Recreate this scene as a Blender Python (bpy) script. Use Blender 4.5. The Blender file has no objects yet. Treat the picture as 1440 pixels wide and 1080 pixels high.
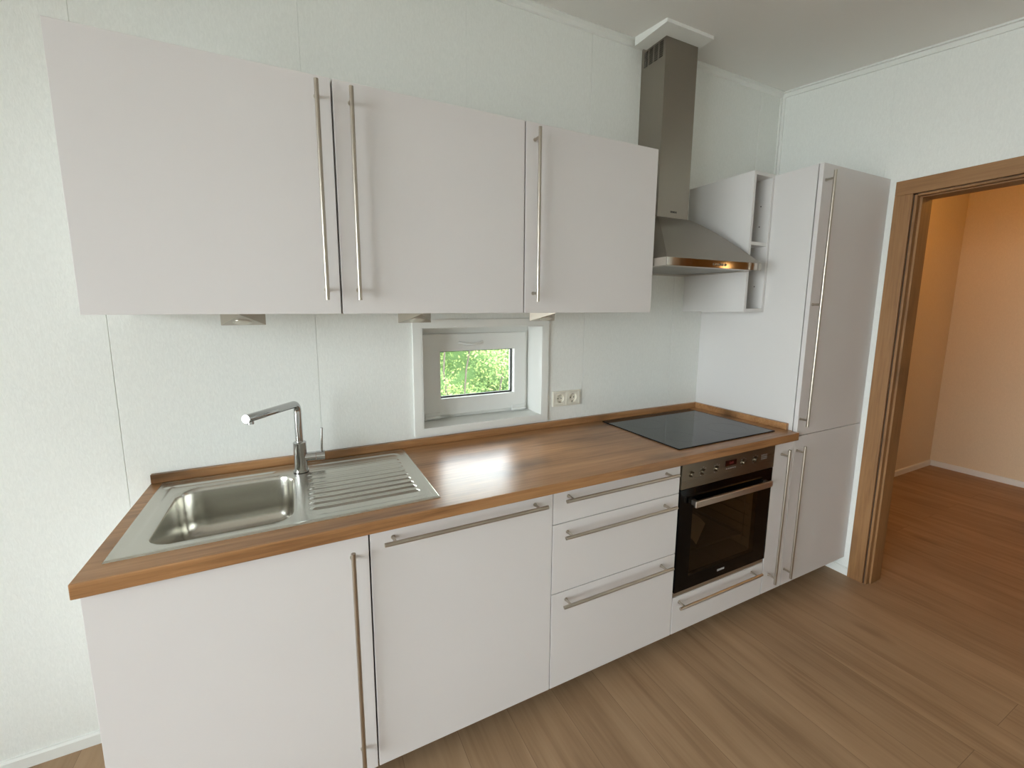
import bpy, bmesh, math, random
from mathutils import Vector, Matrix
random.seed(7)
sc = bpy.context.scene
COL = sc.collection
# ------------------------------------------------------------------ measured layout (metres)
# x runs right along the kitchen wall, y runs into that wall (0 = its face), z is up
CAM = (1.11, -1.692, 1.4544); YAW, PITCH, ROLL, FPX, PPX, PPY = .4411, -.139, .0005, 591.2328, 695.69, 516.73
DW = .3566; YB = -.5645; YT = -.5823
ZT, ZB = 2.0867, 1.4392
X1, X2, X3, X4 = .6471, 1.2385, 1.8564, 2.4679
ZW, TW, UP = .8815, .0358, .0304
XL, XB0, XB1, XB2, XB3, XB4 = .6471, .6568, 1.2597, 1.8603, 2.4581, 3.0538
XW, XT, XSH = 3.7827, 3.2168, 3.0644
ZK, ZTALL, ZS, ZC = .0955, 2.0815, .8585, 2.7076
CSL = .13                                        # ceiling falls away from the kitchen wall
RX0, RY0 = -1.75, -3.7                           # room extents
HX, HY = 6.443, .04                              # hall far wall / near side wall
def zceil(y): return ZC + CSL * y if y < 0 else ZC

# ------------------------------------------------------------------ materials
def lin(c):
    return tuple((v / 12.92 if v <= .04045 else ((v + .055) / 1.055) ** 2.4) for v in [x / 255 for x in c]) + (1,)
def newmat(name):
    m = bpy.data.materials.new(name); m.use_nodes = True
    nt = m.node_tree; b = nt.nodes['Principled BSDF']
    return m, nt, b
def nd(nt, t, **kw):
    n = nt.nodes.new(t)
    for k, v in kw.items(): setattr(n, k, v)
    return n
def plain(name, rgb, rough=.5, metal=0, spec=.5, bump=0, bscale=200, coat=0, emis=None, es=0):
    m, nt, b = newmat(name)
    b.inputs['Base Color'].default_value = lin(rgb); b.inputs['Roughness'].default_value = rough
    b.inputs['Metallic'].default_value = metal; b.inputs['Specular IOR Level'].default_value = spec
    b.inputs['Coat Weight'].default_value = coat
    if emis: b.inputs['Emission Color'].default_value = lin(emis); b.inputs['Emission Strength'].default_value = es
    tc = nd(nt, 'ShaderNodeTexCoord'); n = nd(nt, 'ShaderNodeTexNoise'); n.inputs['Scale'].default_value = bscale
    nt.links.new(tc.outputs['Object'], n.inputs['Vector'])
    if bump:
        bp = nd(nt, 'ShaderNodeBump'); bp.inputs['Strength'].default_value = bump; bp.inputs['Distance'].default_value = .002
        nt.links.new(n.outputs['Fac'], bp.inputs['Height']); nt.links.new(bp.outputs['Normal'], b.inputs['Normal'])
    return m
def brushed(name, rgb, rough, axis, amt=.12, metal=1, bump=.05):
    """metal with fine brushing along an axis"""
    m, nt, b = newmat(name)
    b.inputs['Base Color'].default_value = lin(rgb); b.inputs['Metallic'].default_value = metal
    tc = nd(nt, 'ShaderNodeTexCoord'); mp = nd(nt, 'ShaderNodeMapping')
    s = [700, 700, 700]; s['xyz'.index(axis)] = 6; mp.inputs['Scale'].default_value = s
    n = nd(nt, 'ShaderNodeTexNoise'); n.inputs['Scale'].default_value = 1; n.inputs['Detail'].default_value = 2
    nt.links.new(tc.outputs['Object'], mp.inputs['Vector']); nt.links.new(mp.outputs['Vector'], n.inputs['Vector'])
    mr = nd(nt, 'ShaderNodeMapRange'); mr.inputs['To Min'].default_value = rough - amt * .5; mr.inputs['To Max'].default_value = rough + amt * .5
    nt.links.new(n.outputs['Fac'], mr.inputs['Value']); nt.links.new(mr.outputs['Result'], b.inputs['Roughness'])
    bp = nd(nt, 'ShaderNodeBump'); bp.inputs['Strength'].default_value = bump; bp.inputs['Distance'].default_value = .0005
    nt.links.new(n.outputs['Fac'], bp.inputs['Height']); nt.links.new(bp.outputs['Normal'], b.inputs['Normal'])
    return m
def wood(name, light, mid, dark, axis, rough=.42, knots=True, sc_=1.0, bump=.15):
    m, nt, b = newmat(name); L = nt.links.new; b.inputs['Specular IOR Level'].default_value = .5
    tc = nd(nt, 'ShaderNodeTexCoord')
    def mapped(s_long, s_cross):
        mp = nd(nt, 'ShaderNodeMapping'); s = [s_cross] * 3; s['xyz'.index(axis)] = s_long
        mp.inputs['Scale'].default_value = s; L(tc.outputs['Object'], mp.inputs['Vector']); return mp.outputs['Vector']
    def noise(v, scale, det=5, dist=0, rg=.55):
        n = nd(nt, 'ShaderNodeTexNoise'); n.inputs['Scale'].default_value = scale * sc_; n.inputs['Detail'].default_value = det
        n.inputs['Distortion'].default_value = dist; n.inputs['Roughness'].default_value = rg
        L(v, n.inputs['Vector']); return n.outputs['Fac']
    n1 = noise(mapped(1.0, 7), 1.6, 4, .6)          # broad cathedral figure
    n2 = noise(mapped(2.2, 55), 1.5, 6, .2, .65)    # fine grain
    n3 = noise(mapped(4.0, 160), 1.5, 3)            # pores
    r1 = nd(nt, 'ShaderNodeValToRGB'); e = r1.color_ramp.elements
    e[0].position = .3; e[0].color = lin(dark); e[1].position = .68; e[1].color = lin(light)
    x = r1.color_ramp.elements.new(.48); x.color = lin(mid)
    ad = nd(nt, 'ShaderNodeMath', operation='MULTIPLY_ADD'); ad.inputs[1].default_value = .55
    L(n2, ad.inputs[0])
    ml = nd(nt, 'ShaderNodeMath', operation='MULTIPLY'); ml.inputs[1].default_value = .45; L(n1, ml.inputs[0])
    L(ml.outputs[0], ad.inputs[2]); L(ad.outputs[0], r1.inputs['Fac'])
    col = r1.outputs['Color']
    if knots:
        v = nd(nt, 'ShaderNodeTexVoronoi'); v.inputs['Scale'].default_value = 1.7 * sc_; v.inputs['Randomness'].default_value = 1
        mp = nd(nt, 'ShaderNodeMapping'); s = [3.4] * 3; s['xyz'.index(axis)] = .95; mp.inputs['Scale'].default_value = s
        nz = nd(nt, 'ShaderNodeTexNoise'); nz.inputs['Scale'].default_value = 5
        L(tc.outputs['Object'], nz.inputs['Vector'])
        vm = nd(nt, 'ShaderNodeVectorMath', operation='MULTIPLY_ADD'); vm.inputs[1].default_value = (.12, .12, .12)
        L(nz.outputs['Color'], vm.inputs[0]); L(tc.outputs['Object'], vm.inputs[2])
        L(vm.outputs[0], mp.inputs['Vector']); L(mp.outputs['Vector'], v.inputs['Vector'])
        kr = nd(nt, 'ShaderNodeMapRange'); kr.inputs['From Min'].default_value = .05; kr.inputs['From Max'].default_value = .36
        kr.inputs['To Min'].default_value = 1.5; kr.inputs['To Max'].default_value = 0
        L(v.outputs['Distance'], kr.inputs['Value'])
        kn = nd(nt, 'ShaderNodeMath', operation='MULTIPLY'); L(kr.outputs[0], kn.inputs[0]); L(n2, kn.inputs[1]); kn.use_clamp = True
        mx = nd(nt, 'ShaderNodeMix', data_type='RGBA'); mx.inputs[7].default_value = lin([c * .52 for c in dark])
        L(kn.outputs[0], mx.inputs[0]); L(col, mx.inputs[6]); col = mx.outputs[2]
    mx = nd(nt, 'ShaderNodeMix', data_type='RGBA', blend_type='MULTIPLY'); mx.inputs[0].default_value = .22
    L(col, mx.inputs[6]); L(n3, mx.inputs[7]); col = mx.outputs[2]
    L(col, b.inputs['Base Color']); b.inputs['Roughness'].default_value = rough
    bp = nd(nt, 'ShaderNodeBump'); bp.inputs['Strength'].default_value = bump; bp.inputs['Distance'].default_value = .0006
    L(n2, bp.inputs['Height']); L(bp.outputs['Normal'], b.inputs['Normal'])
    return m
def floor_mat():
    m, nt, b = newmat('floor_planks'); L = nt.links.new
    tc = nd(nt, 'ShaderNodeTexCoord'); sp = nd(nt, 'ShaderNodeSeparateXYZ'); L(tc.outputs['Object'], sp.inputs[0])
    cb = nd(nt, 'ShaderNodeCombineXYZ'); L(sp.outputs['Y'], cb.inputs['X']); L(sp.outputs['X'], cb.inputs['Y'])
    br = nd(nt, 'ShaderNodeTexBrick'); br.offset = .37; br.squash = 1
    br.inputs['Scale'].default_value = 1; br.inputs['Brick Width'].default_value = 1.28; br.inputs['Row Height'].default_value = .192
    br.inputs['Mortar Size'].default_value = .0009; br.inputs['Mortar Smooth'].default_value = .3; br.inputs['Bias'].default_value = 0
    br.inputs['Color1'].default_value = (0, 0, 0, 1); br.inputs['Color2'].default_value = (1, 1, 1, 1); br.inputs['Mortar'].default_value = (.5, .5, .5, 1)
    L(cb.outputs[0], br.inputs['Vector'])
    # every plank gets its own piece of grain
    of = nd(nt, 'ShaderNodeVectorMath', operation='MULTIPLY_ADD'); of.inputs[1].default_value = (7, 13, 5)
    L(br.outputs['Color'], of.inputs[0]); L(tc.outputs['Object'], of.inputs[2])
    def noise(s, scale, det, dist):
        mp = nd(nt, 'ShaderNodeMapping'); mp.inputs['Scale'].default_value = s; L(of.outputs[0], mp.inputs['Vector'])
        n = nd(nt, 'ShaderNodeTexNoise'); n.inputs['Scale'].default_value = scale; n.inputs['Detail'].default_value = det; n.inputs['Distortion'].default_value = dist
        L(mp.outputs[0], n.inputs['Vector']); return n.outputs['Fac']
    a = noise((8, .8, 1), 1.3, 3, 1.2); f = noise((60, 3, 1), 1.4, 5, .2); k = noise((3.2, 1.1, 1), 2.2, 2, .3)
    s1 = nd(nt, 'ShaderNodeMath', operation='MULTIPLY_ADD'); s1.inputs[1].default_value = .5; L(a, s1.inputs[0])
    s2 = nd(nt, 'ShaderNodeMath', operation='MULTIPLY'); s2.inputs[1].default_value = .22; L(f, s2.inputs[0]); L(s2.outputs[0], s1.inputs[2])
    s3 = nd(nt, 'ShaderNodeMath', operation='MULTIPLY_ADD'); s3.inputs[1].default_value = .28; L(k, s3.inputs[0]); L(s1.outputs[0], s3.inputs[2])
    r = nd(nt, 'ShaderNodeValToRGB'); e = r.color_ramp.elements
    e[0].position = .36; e[0].color = lin((136, 109, 82)); e[1].position = .66; e[1].color = lin((170, 142, 112))
    q = r.color_ramp.elements.new(.5); q.color = lin((156, 128, 99))
    L(s3.outputs[0], r.inputs['Fac'])
    hv = nd(nt, 'ShaderNodeHueSaturation'); mr = nd(nt, 'ShaderNodeMapRange'); mr.inputs['To Min'].default_value = .95; mr.inputs['To Max'].default_value = 1.04
    L(br.outputs['Color'], mr.inputs['Value']); L(mr.outputs[0], hv.inputs['Value']); L(r.outputs['Color'], hv.inputs['Color'])
    mx = nd(nt, 'ShaderNodeMix', data_type='RGBA'); mx.inputs[7].default_value = lin((88, 68, 52))
    mf = nd(nt, 'ShaderNodeMath', operation='MULTIPLY'); mf.inputs[1].default_value = .6; L(br.outputs['Fac'], mf.inputs[0])
    L(mf.outputs[0], mx.inputs[0]); L(hv.outputs['Color'], mx.inputs[6])
    kv = nd(nt, 'ShaderNodeTexVoronoi'); kv.inputs['Scale'].default_value = 1
    nz = nd(nt, 'ShaderNodeTexNoise'); nz.inputs['Scale'].default_value = 14; L(tc.outputs['Object'], nz.inputs['Vector'])
    vm = nd(nt, 'ShaderNodeVectorMath', operation='MULTIPLY_ADD'); vm.inputs[1].default_value = (.03, .05, 0); L(nz.outputs['Color'], vm.inputs[0]); L(tc.outputs['Object'], vm.inputs[2])
    km = nd(nt, 'ShaderNodeMapping'); km.inputs['Scale'].default_value = (3.6, 1.5, 1); km.inputs['Location'].default_value = (.3, .7, 0); L(vm.outputs[0], km.inputs['Vector']); L(km.outputs[0], kv.inputs['Vector'])
    kr = nd(nt, 'ShaderNodeMapRange'); kr.inputs['From Min'].default_value = .015; kr.inputs['From Max'].default_value = .15; kr.inputs['To Min'].default_value = .6; kr.inputs['To Max'].default_value = 0
    L(kv.outputs['Distance'], kr.inputs['Value'])
    m2 = nd(nt, 'ShaderNodeMix', data_type='RGBA'); m2.inputs[7].default_value = lin((96, 72, 50)); L(kr.outputs[0], m2.inputs[0]); L(mx.outputs[2], m2.inputs[6])
    L(m2.outputs[2], b.inputs['Base Color'])
    b.inputs['Roughness'].default_value = .5; b.inputs['Specular IOR Level'].default_value = .35
    bp = nd(nt, 'ShaderNodeBump'); bp.inputs['Strength'].default_value = .12; bp.inputs['Distance'].default_value = .0008
    L(f, bp.inputs['Height']); L(bp.outputs['Normal'], b.inputs['Normal'])
    return m
def wall_mat(name, rgb):
    """woven, slightly fibrous white wallpaper on panels"""
    m, nt, b = newmat(name); L = nt.links.new
    tc = nd(nt, 'ShaderNodeTexCoord'); mp = nd(nt, 'ShaderNodeMapping'); mp.inputs['Scale'].default_value = (1, 1, .35)
    L(tc.outputs['Object'], mp.inputs['Vector'])
    n = nd(nt, 'ShaderNodeTexNoise'); n.inputs['Scale'].default_value = 160; n.inputs['Detail'].default_value = 4; n.inputs['Distortion'].default_value = 1
    L(mp.outputs[0], n.inputs['Vector'])
    r = nd(nt, 'ShaderNodeMapRange'); r.inputs['From Min'].default_value = .35; r.inputs['From Max'].default_value = .7
    L(n.outputs['Fac'], r.inputs['Value'])
    mx = nd(nt, 'ShaderNodeMix', data_type='RGBA'); mx.inputs[6].default_value = lin([c - 4 for c in rgb]); mx.inputs[7].default_value = lin([c + 2 for c in rgb])
    L(r.outputs[0], mx.inputs[0]); L(mx.outputs[2], b.inputs['Base Color'])
    b.inputs['Roughness'].default_value = .7; b.inputs['Specular IOR Level'].default_value = .3
    bp = nd(nt, 'ShaderNodeBump'); bp.inputs['Strength'].default_value = .35; bp.inputs['Distance'].default_value = .0012
    L(n.outputs['Fac'], bp.inputs['Height']); L(bp.outputs['Normal'], b.inputs['Normal'])
    return m
def glass(name, tint, rough=.0, single=False):
    m, nt, b = newmat(name); nt.nodes.remove(b); out = nt.nodes['Material Output']
    t = nd(nt, 'ShaderNodeBsdfTransparent'); t.inputs['Color'].default_value = tint
    g = nd(nt, 'ShaderNodeBsdfGlossy'); g.inputs['Roughness'].default_value = rough
    fr = nd(nt, 'ShaderNodeFresnel'); fr.inputs['IOR'].default_value = 1.45
    ms = nd(nt, 'ShaderNodeMixShader'); 
    ge = nd(nt, 'ShaderNodeNewGeometry'); inv = nd(nt, 'ShaderNodeMath', operation='SUBTRACT'); inv.inputs[0].default_value = 1; inv.inputs[1].default_value = 0
    if single: nt.links.new(ge.outputs['Backfacing'], inv.inputs[1])
    mu = nd(nt, 'ShaderNodeMath', operation='MULTIPLY'); nt.links.new(fr.outputs[0], mu.inputs[0]); nt.links.new(inv.outputs[0], mu.inputs[1]); nt.links.new(mu.outputs[0], ms.inputs[0])
    nt.links.new(t.outputs[0], ms.inputs[1]); nt.links.new(g.outputs[0], ms.inputs[2])
    nt.links.new(ms.outputs[0], out.inputs['Surface']); return m
def leaf_mat():
    m, nt, b = newmat('leaves'); L = nt.links.new
    tc = nd(nt, 'ShaderNodeTexCoord'); n = nd(nt, 'ShaderNodeTexNoise'); n.inputs['Scale'].default_value = 9; n.inputs['Detail'].default_value = 3
    L(tc.outputs['Object'], n.inputs['Vector'])
    r = nd(nt, 'ShaderNodeValToRGB'); e = r.color_ramp.elements
    e[0].position = .35; e[0].color = lin((84, 112, 54)); e[1].position = .62; e[1].color = lin((142, 150, 84))
    q = e.new(.5); q.color = lin((106, 130, 66))
    L(n.outputs['Fac'], r.inputs['Fac']); L(r.outputs['Color'], b.inputs['Base Color']); b.inputs['Roughness'].default_value = .6
    return m

M = dict(
    wall=wall_mat('white_wallpaper', (232, 234, 230)), ceil=plain('ceiling_white', (232, 230, 226), .8, bump=.05),
    hallwall=wall_mat('hall_wallpaper_warm_tint', (222, 206, 178)),  # same white paper; the hall's warm light is put in as cream
    trim=plain('white_trim', (228, 229, 225), .45), front=plain('white_laminate', (214, 210, 209), .45, spec=.5, bump=.02, bscale=500),
    carc=plain('white_board', (214, 212, 210), .5), edge=plain('board_edge', (222, 220, 216), .5),
    floor=floor_mat(),
    top=wood('worktop_oak', (194, 147, 101), (168, 122, 80), (118, 80, 49), 'x', .31, True, 1.0, .2),
    door=wood('door_oak', (168, 126, 82), (152, 110, 68), (126, 88, 52), 'z', .5, sc_=1.1),
    doorh=wood('door_oak_lintel', (168, 126, 82), (152, 110, 68), (126, 88, 52), 'y', .5, sc_=1.1),
    steelx=brushed('brushed_steel_x', (196, 190, 180), .3, 'x'), steelz=brushed('brushed_steel_z', (156, 149, 139), .36, 'z'),
    sink=brushed('sink_steel', (204, 202, 194), .25, 'x', .06, bump=.008), bar=brushed('handle_steel', (186, 178, 166), .32, 'z', .1),
    barx=brushed('handle_steel_x', (186, 178, 166), .32, 'x', .1),
    chrome=plain('chrome', (190, 190, 190), .06, 1), polished=plain('polished_steel', (196, 190, 180), .07, 1),
    black=plain('black_enamel', (5, 5, 6), .08, spec=.16), ceran=plain('glass_ceramic', (18, 21, 23), .05, spec=.36), panel=brushed('panel_steel', (128, 119, 104), .3, 'x'), groove_shade=plain('groove_shade_brown', (62, 44, 30), .7),
    blackm=plain('dark_recess', (14, 13, 12), .7), rubber=plain('black_gasket', (22, 24, 25), .5),
    cavity=plain('oven_enamel', (116, 104, 86), .35), ovglass=glass('oven_glass', (.60, .53, .44, 1), single=True),
    pane=glass('window_glass', (.97, .99, .98, 1)), pvc=plain('white_plastic', (226, 227, 224), .35),
    socket=plain('socket_plastic', (226, 222, 208), .3), dark=plain('dark_hole', (24, 22, 20), .8),
    lens=plain('lamp_lens', (208, 205, 192), .35), disp=plain('display_glass', (34, 8, 8), .1),
    text_dark=plain('print_dark', (30, 29, 28), .5), text_light=plain('print_light', (196, 196, 196), .5),
    lampsteel=brushed('lamp_steel', (184, 175, 162), .36, 'x'), filt=brushed('filter_mesh', (150, 148, 143), .4, 'y'), leaf=leaf_mat(), trunk=plain('bark', (74, 66, 56), .9),
    lawn=plain('paving', (172, 170, 164), .9), plinth=plain('plinth_board', (70, 60, 52), .6), paper=plain('paper', (214, 210, 196), .6),
    globe=plain('lamp_globe', (255, 220, 170), .4, emis=(255, 196, 128), es=5), brass=plain('lamp_metal', (160, 140, 110), .3, 1),
)

# ------------------------------------------------------------------ mesh helpers
def bmn(): return bmesh.new()
def box(bm, x0, x1, y0, y1, z0, z1):
    v = [bm.verts.new(p) for p in ((x0, y0, z0), (x1, y0, z0), (x1, y1, z0), (x0, y1, z0), (x0, y0, z1), (x1, y0, z1), (x1, y1, z1), (x0, y1, z1))]
    for f in ((0, 3, 2, 1), (4, 5, 6, 7), (0, 1, 5, 4), (1, 2, 6, 5), (2, 3, 7, 6), (3, 0, 4, 7)): bm.faces.new([v[i] for i in f])
    return v
def bbox(x0, x1, y0, y1, z0, z1, bev=.001, seg=2):
    bm = bmn(); box(bm, x0, x1, y0, y1, z0, z1)
    if bev: bmesh.ops.bevel(bm, geom=bm.edges[:], offset=bev, segments=seg, affect='EDGES', profile=.6)
    return bm
def cyl(bm, p, q, r, n=20, r2=None, cap=True):
    p, q = Vector(p), Vector(q); d = (q - p).normalized(); r2 = r if r2 is None else r2
    a = d.orthogonal().normalized(); b = d.cross(a)
    R0 = []; R1 = []
    for i in range(n):
        t = 2 * math.pi * i / n; o = a * math.cos(t) + b * math.sin(t)
        R0.append(bm.verts.new(p + o * r)); R1.append(bm.verts.new(q + o * r2))
    for i in range(n): bm.faces.new((R0[i], R0[(i + 1) % n], R1[(i + 1) % n], R1[i]))
    if cap: bm.faces.new(R0[::-1]); bm.faces.new(R1)
def sweep(bm, pts, r, n=20):
    pts = [Vector(p) for p in pts]; rings = []
    d0 = (pts[1] - pts[0]).normalized(); a = d0.orthogonal().normalized()
    for i, p in enumerate(pts):
        d = (pts[min(i + 1, len(pts) - 1)] - pts[max(i - 1, 0)]).normalized()
        a = (a - d * a.dot(d)).normalized(); b = d.cross(a)
        rings.append([bm.verts.new(p + (a * math.cos(2 * math.pi * k / n) + b * math.sin(2 * math.pi * k / n)) * r) for k in range(n)])
    for A, B in zip(rings, rings[1:]):
        for k in range(n): bm.faces.new((A[k], A[(k + 1) % n], B[(k + 1) % n], B[k]))
    bm.faces.new(rings[0][::-1]); bm.faces.new(rings[-1])
def grid_plate(us, vs, skip, w0, w1, f):
    """solid plate in (u,v) cut into cells; skip(i,j) leaves a hole; f maps (u,v,w) to xyz"""
    bm = bmn(); V = {}
    def g(i, j, k):
        key = (i, j, k)
        if key not in V: V[key] = bm.verts.new(f(us[i], vs[j], (w0, w1)[k]))
        return V[key]
    nu, nv = len(us) - 1, len(vs) - 1
    on = [[not skip(i, j) for j in range(nv)] for i in range(nu)]
    for i in range(nu):
        for j in range(nv):
            if not on[i][j]: continue
            bm.faces.new((g(i, j, 0), g(i, j + 1, 0), g(i + 1, j + 1, 0), g(i + 1, j, 0)))
            bm.faces.new((g(i, j, 1), g(i + 1, j, 1), g(i + 1, j + 1, 1), g(i, j + 1, 1)))
            for di, dj, a, b in ((-1, 0, (i, j), (i, j + 1)), (1, 0, (i + 1, j + 1), (i + 1, j)), (0, -1, (i + 1, j), (i, j)), (0, 1, (i, j + 1), (i + 1, j + 1))):
                ii, jj = i + di, j + dj
                if 0 <= ii < nu and 0 <= jj < nv and on[ii][jj]: continue
                bm.faces.new((g(*a, 0), g(*b, 0), g(*b, 1), g(*a, 1)))
    bmesh.ops.recalc_face_normals(bm, faces=bm.faces[:])
    return bm
def root(name, loc, label, cat, group=None):
    o = bpy.data.objects.new(name, None); COL.objects.link(o); o.location = loc; o.empty_display_size = .05
    o['label'] = label; o['category'] = cat
    if group: o['group'] = group
    return o
def worldloc(o):
    v = Vector(o.location)
    while o.parent: o = o.parent; v += Vector(o.location)
    return v
def obj(name, bm, mat, parent=None, smooth=False, label=None, bevel=0, recalc=True):
    """bm is in world coordinates; becomes one mesh object"""
    if recalc: bmesh.ops.recalc_face_normals(bm, faces=bm.faces[:])
    off = worldloc(parent) if parent else Vector((0, 0, 0))
    for v in bm.verts: v.co -= off
    me = bpy.data.meshes.new(name); bm.to_mesh(me); bm.free()
    me.materials.append(M[mat])
    o = bpy.data.objects.new(name, me); COL.objects.link(o)
    if parent: o.parent = parent
    if smooth:
        for p in me.polygons: p.use_smooth = True
        md = o.modifiers.new('ws', 'WEIGHTED_NORMAL') if smooth == 'w' else None
        if smooth != 'all': me.set_sharp_from_angle(angle=math.radians(38))
    if bevel:
        md = o.modifiers.new('bev', 'BEVEL'); md.width = bevel; md.segments = 2; md.limit_method = 'ANGLE'; md.angle_limit = math.radians(50)
    if label: o['label'] = label
    return o
def tag(o, label, cat, group=None):
    o['label'] = label; o['category'] = cat
    if group: o['group'] = group
    return o
def struct(name, bm, mat, parent=None, label=None, **k):
    o = obj(name, bm, mat, parent, **k)
    if not parent: o['kind'] = 'structure'
    if label: o['label'] = label
    return o
def multi(boxes, bev=0):
    bm = bmn()
    for b in boxes: box(bm, *b)
    return bm
def text_mesh(name, s, size, mat, parent, loc, rot, ext=.0003):
    cu = bpy.data.curves.new(name, 'FONT'); cu.body = s; cu.size = size; cu.extrude = ext; cu.align_x = 'CENTER'; cu.align_y = 'CENTER'
    cu.offset = size * .018
    t = bpy.data.objects.new('tmp', cu); COL.objects.link(t)
    bpy.context.view_layer.update()
    me = bpy.data.meshes.new_from_object(t.evaluated_get(bpy.context.evaluated_depsgraph_get()))
    bpy.data.objects.remove(t); bpy.data.curves.remove(cu)
    me.name = name; me.materials.clear(); me.materials.append(M[mat])
    o = bpy.data.objects.new(name, me); COL.objects.link(o); o.parent = parent
    o.location = Vector(loc) - worldloc(parent); o.rotation_euler = rot
    return o

# ------------------------------------------------------------------ the room
WX0, WX1, WZ0, WZ1 = 1.572, 2.153, .948, 1.377        # little window opening
TK = .2
# kitchen wall: facing panels with hairline seams on a solid core
seams = [RX0, -1.2, -.605, -.012, .585, 1.1786, 1.7833, 2.3946, 2.99, 3.59, XW]
bm = bmn()
core = grid_plate([RX0 - .15, WX0, WX1, HX + .3], [-.3, WZ0, WZ1, 2.95], lambda i, j: i == 1 and j == 1, .0018, TK, lambda u, v, w: (u, w, v))
me = bpy.data.meshes.new('tmp'); core.to_mesh(me); core.free(); bm.from_mesh(me)
for a, b in zip(seams, seams[1:]):
    a2, b2 = a + .0007, b - .0007
    if b2 <= WX0 or a2 >= WX1:
        pb = bbox(a2, b2, 0, .008, 0, 2.9, .0011, 1); pb.to_mesh(me); pb.free(); bm.from_mesh(me)
    else:
        us = sorted({a2, b2} | ({WX0} if a2 < WX0 < b2 else set()) | ({WX1} if a2 < WX1 < b2 else set()))
        pb = grid_plate(us, [0, WZ0, WZ1, 2.9], lambda i, j: j == 1 and us[i] >= WX0 - 1e-6 and us[i + 1] <= WX1 + 1e-6, 0, .008, lambda u, v, w: (u, w, v))
        pb.to_mesh(me); pb.free(); bm.from_mesh(me)
struct('wall_back', bm, 'wall', label='white textured panel wall behind the kitchen units')
# right wall with the doorway
DY0, DY1, DZ, RT = -.668, -1.52, 1.985, .12
ys = [.0, DY0, DY1, RY0]; ysr = sorted(ys)
bm = grid_plate(ysr, [0, DZ, 2.9], lambda i, j: i == 1 and j == 0, XW + .0018, XW + RT, lambda u, v, w: (w, u, v))
for a, b in ((-.5355, 0), (-1.135, -.5355), (-1.735, -1.135), (-2.335, -1.735), (-2.935, -2.335), (RY0, -2.935)):
    a2, b2 = a + .0012, b - .0012
    us = sorted({a2, b2} | ({DY0} if a2 < DY0 < b2 else set()) | ({DY1} if a2 < DY1 < b2 else set()))
    pb = grid_plate(us, [0, DZ, 2.9], lambda i, j: j == 0 and us[i] >= DY1 - 1e-6 and us[i + 1] <= DY0 + 1e-6, XW, XW + .008, lambda u, v, w: (w, u, v))
    pb.to_mesh(me); pb.free(); bm.from_mesh(me)
struct('wall_right', bm, 'wall', label='white wall with the oak-framed doorway')
# left wall with the big window that lights the room, rear wall
LY0, LY1, LZ0, LZ1 = -3.1, -.75, .12, 2.3
struct('wall_left', grid_plate([RY0, LY0, LY1, .006], [0, LZ0, LZ1, 2.9], lambda i, j: i == 1 and j == 1, RX0 - .15, RX0, lambda u, v, w: (w, u, v)), 'wall')
struct('wall_rear', multi([(RX0 - .15, HX + .3, RY0 - .15, RY0, -.3, 2.9)]), 'wall')
struct('wall_hall_end', multi([(HX, HX + .15, RY0, HY + .2, 0, 2.9)]), 'hallwall', label='end wall of the hall beyond the doorway')
struct('wall_hall_side', multi([(XW + RT, HX, -.002, .006, 0, 2.9)]), 'hallwall', label='side wall of the hall beyond the doorway')
struct('floor', multi([(RX0 - .15, HX + .15, RY0, .006, -.1, 0)]), 'floor', label='grey-brown oak plank floor')
bm = bmn()
a = [bm.verts.new(p) for p in ((RX0 - .15, .006, zceil(0)), (HX + .15, .006, zceil(0)), (HX + .15, RY0, zceil(RY0)), (RX0 - .15, RY0, zceil(RY0)))]
b = [bm.verts.new((v.co.x, v.co.y, 3.05)) for v in a]
bm.faces.new(a); bm.faces.new(b[::-1])
for i in range(4): bm.faces.new((a[i], b[i], b[(i + 1) % 4], a[(i + 1) % 4]))
struct('ceiling', bm, 'ceil', label='white ceiling')
# cornice strips (stepped profile)
def slope_strip(x0, x1, y0, y1, h0, h1):
    bm = bmn(); v = []
    for y in (y0, y1):
        for x, h in ((x0, h0), (x1, h0), (x1, h1), (x0, h1)): v.append(bm.verts.new((x, y, zceil(y) - h)))
    bm.faces.new(v[:4]); bm.faces.new(v[4:][::-1])
    for i in range(4): bm.faces.new((v[i], v[4 + i], v[4 + (i + 1) % 4], v[(i + 1) % 4]))
    return bm
def prof_x(prof, x0, x1):
    bm = bmn(); A = [bm.verts.new((x0, y, z)) for y, z in prof]; B = [bm.verts.new((x1, y, z)) for y, z in prof]
    bm.faces.new(A); bm.faces.new(B[::-1])
    for i in range(len(prof)): bm.faces.new((A[i], B[i], B[(i + 1) % len(prof)], A[(i + 1) % len(prof)]))
    return bm
struct('trim_1', prof_x([(0, ZC - .001), (-.026, ZC - .003), (-.026, ZC - .008), (-.012, ZC - .012), (-.008, ZC - .026), (-.003, ZC - .03), (0, ZC - .03)], RX0, XW), 'trim', label='white cornice strip above the kitchen wall')
bm = slope_strip(XW - .026, XW, -.001, RY0, .0, .008)
pb = slope_strip(XW - .010, XW, -.001, RY0, .006, .03); pb.to_mesh(me); pb.free(); bm.from_mesh(me)
struct('trim_2', bm, 'trim', label='white cornice strip above the doorway wall')
bm = multi([(XW - .020, XW, -.006, 0, ZTALL, ZC - .03), (XW - .006, XW, -.020, 0, ZTALL, ZC - .03)])
struct('trim_3', bm, 'trim', label='white corner strip above the tall cabinet')
def skirting(x0, x1, y, h=.042, t=.012):
    return prof_x([(y, 0), (y - t, 0), (y - t, h - .006), (y - t + .005, h), (y, h)], x0, x1)
struct('baseboard_back', skirting(RX0, XB0 + .012, 0), 'trim', label='white skirting board left of the sink cabinet')
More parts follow.
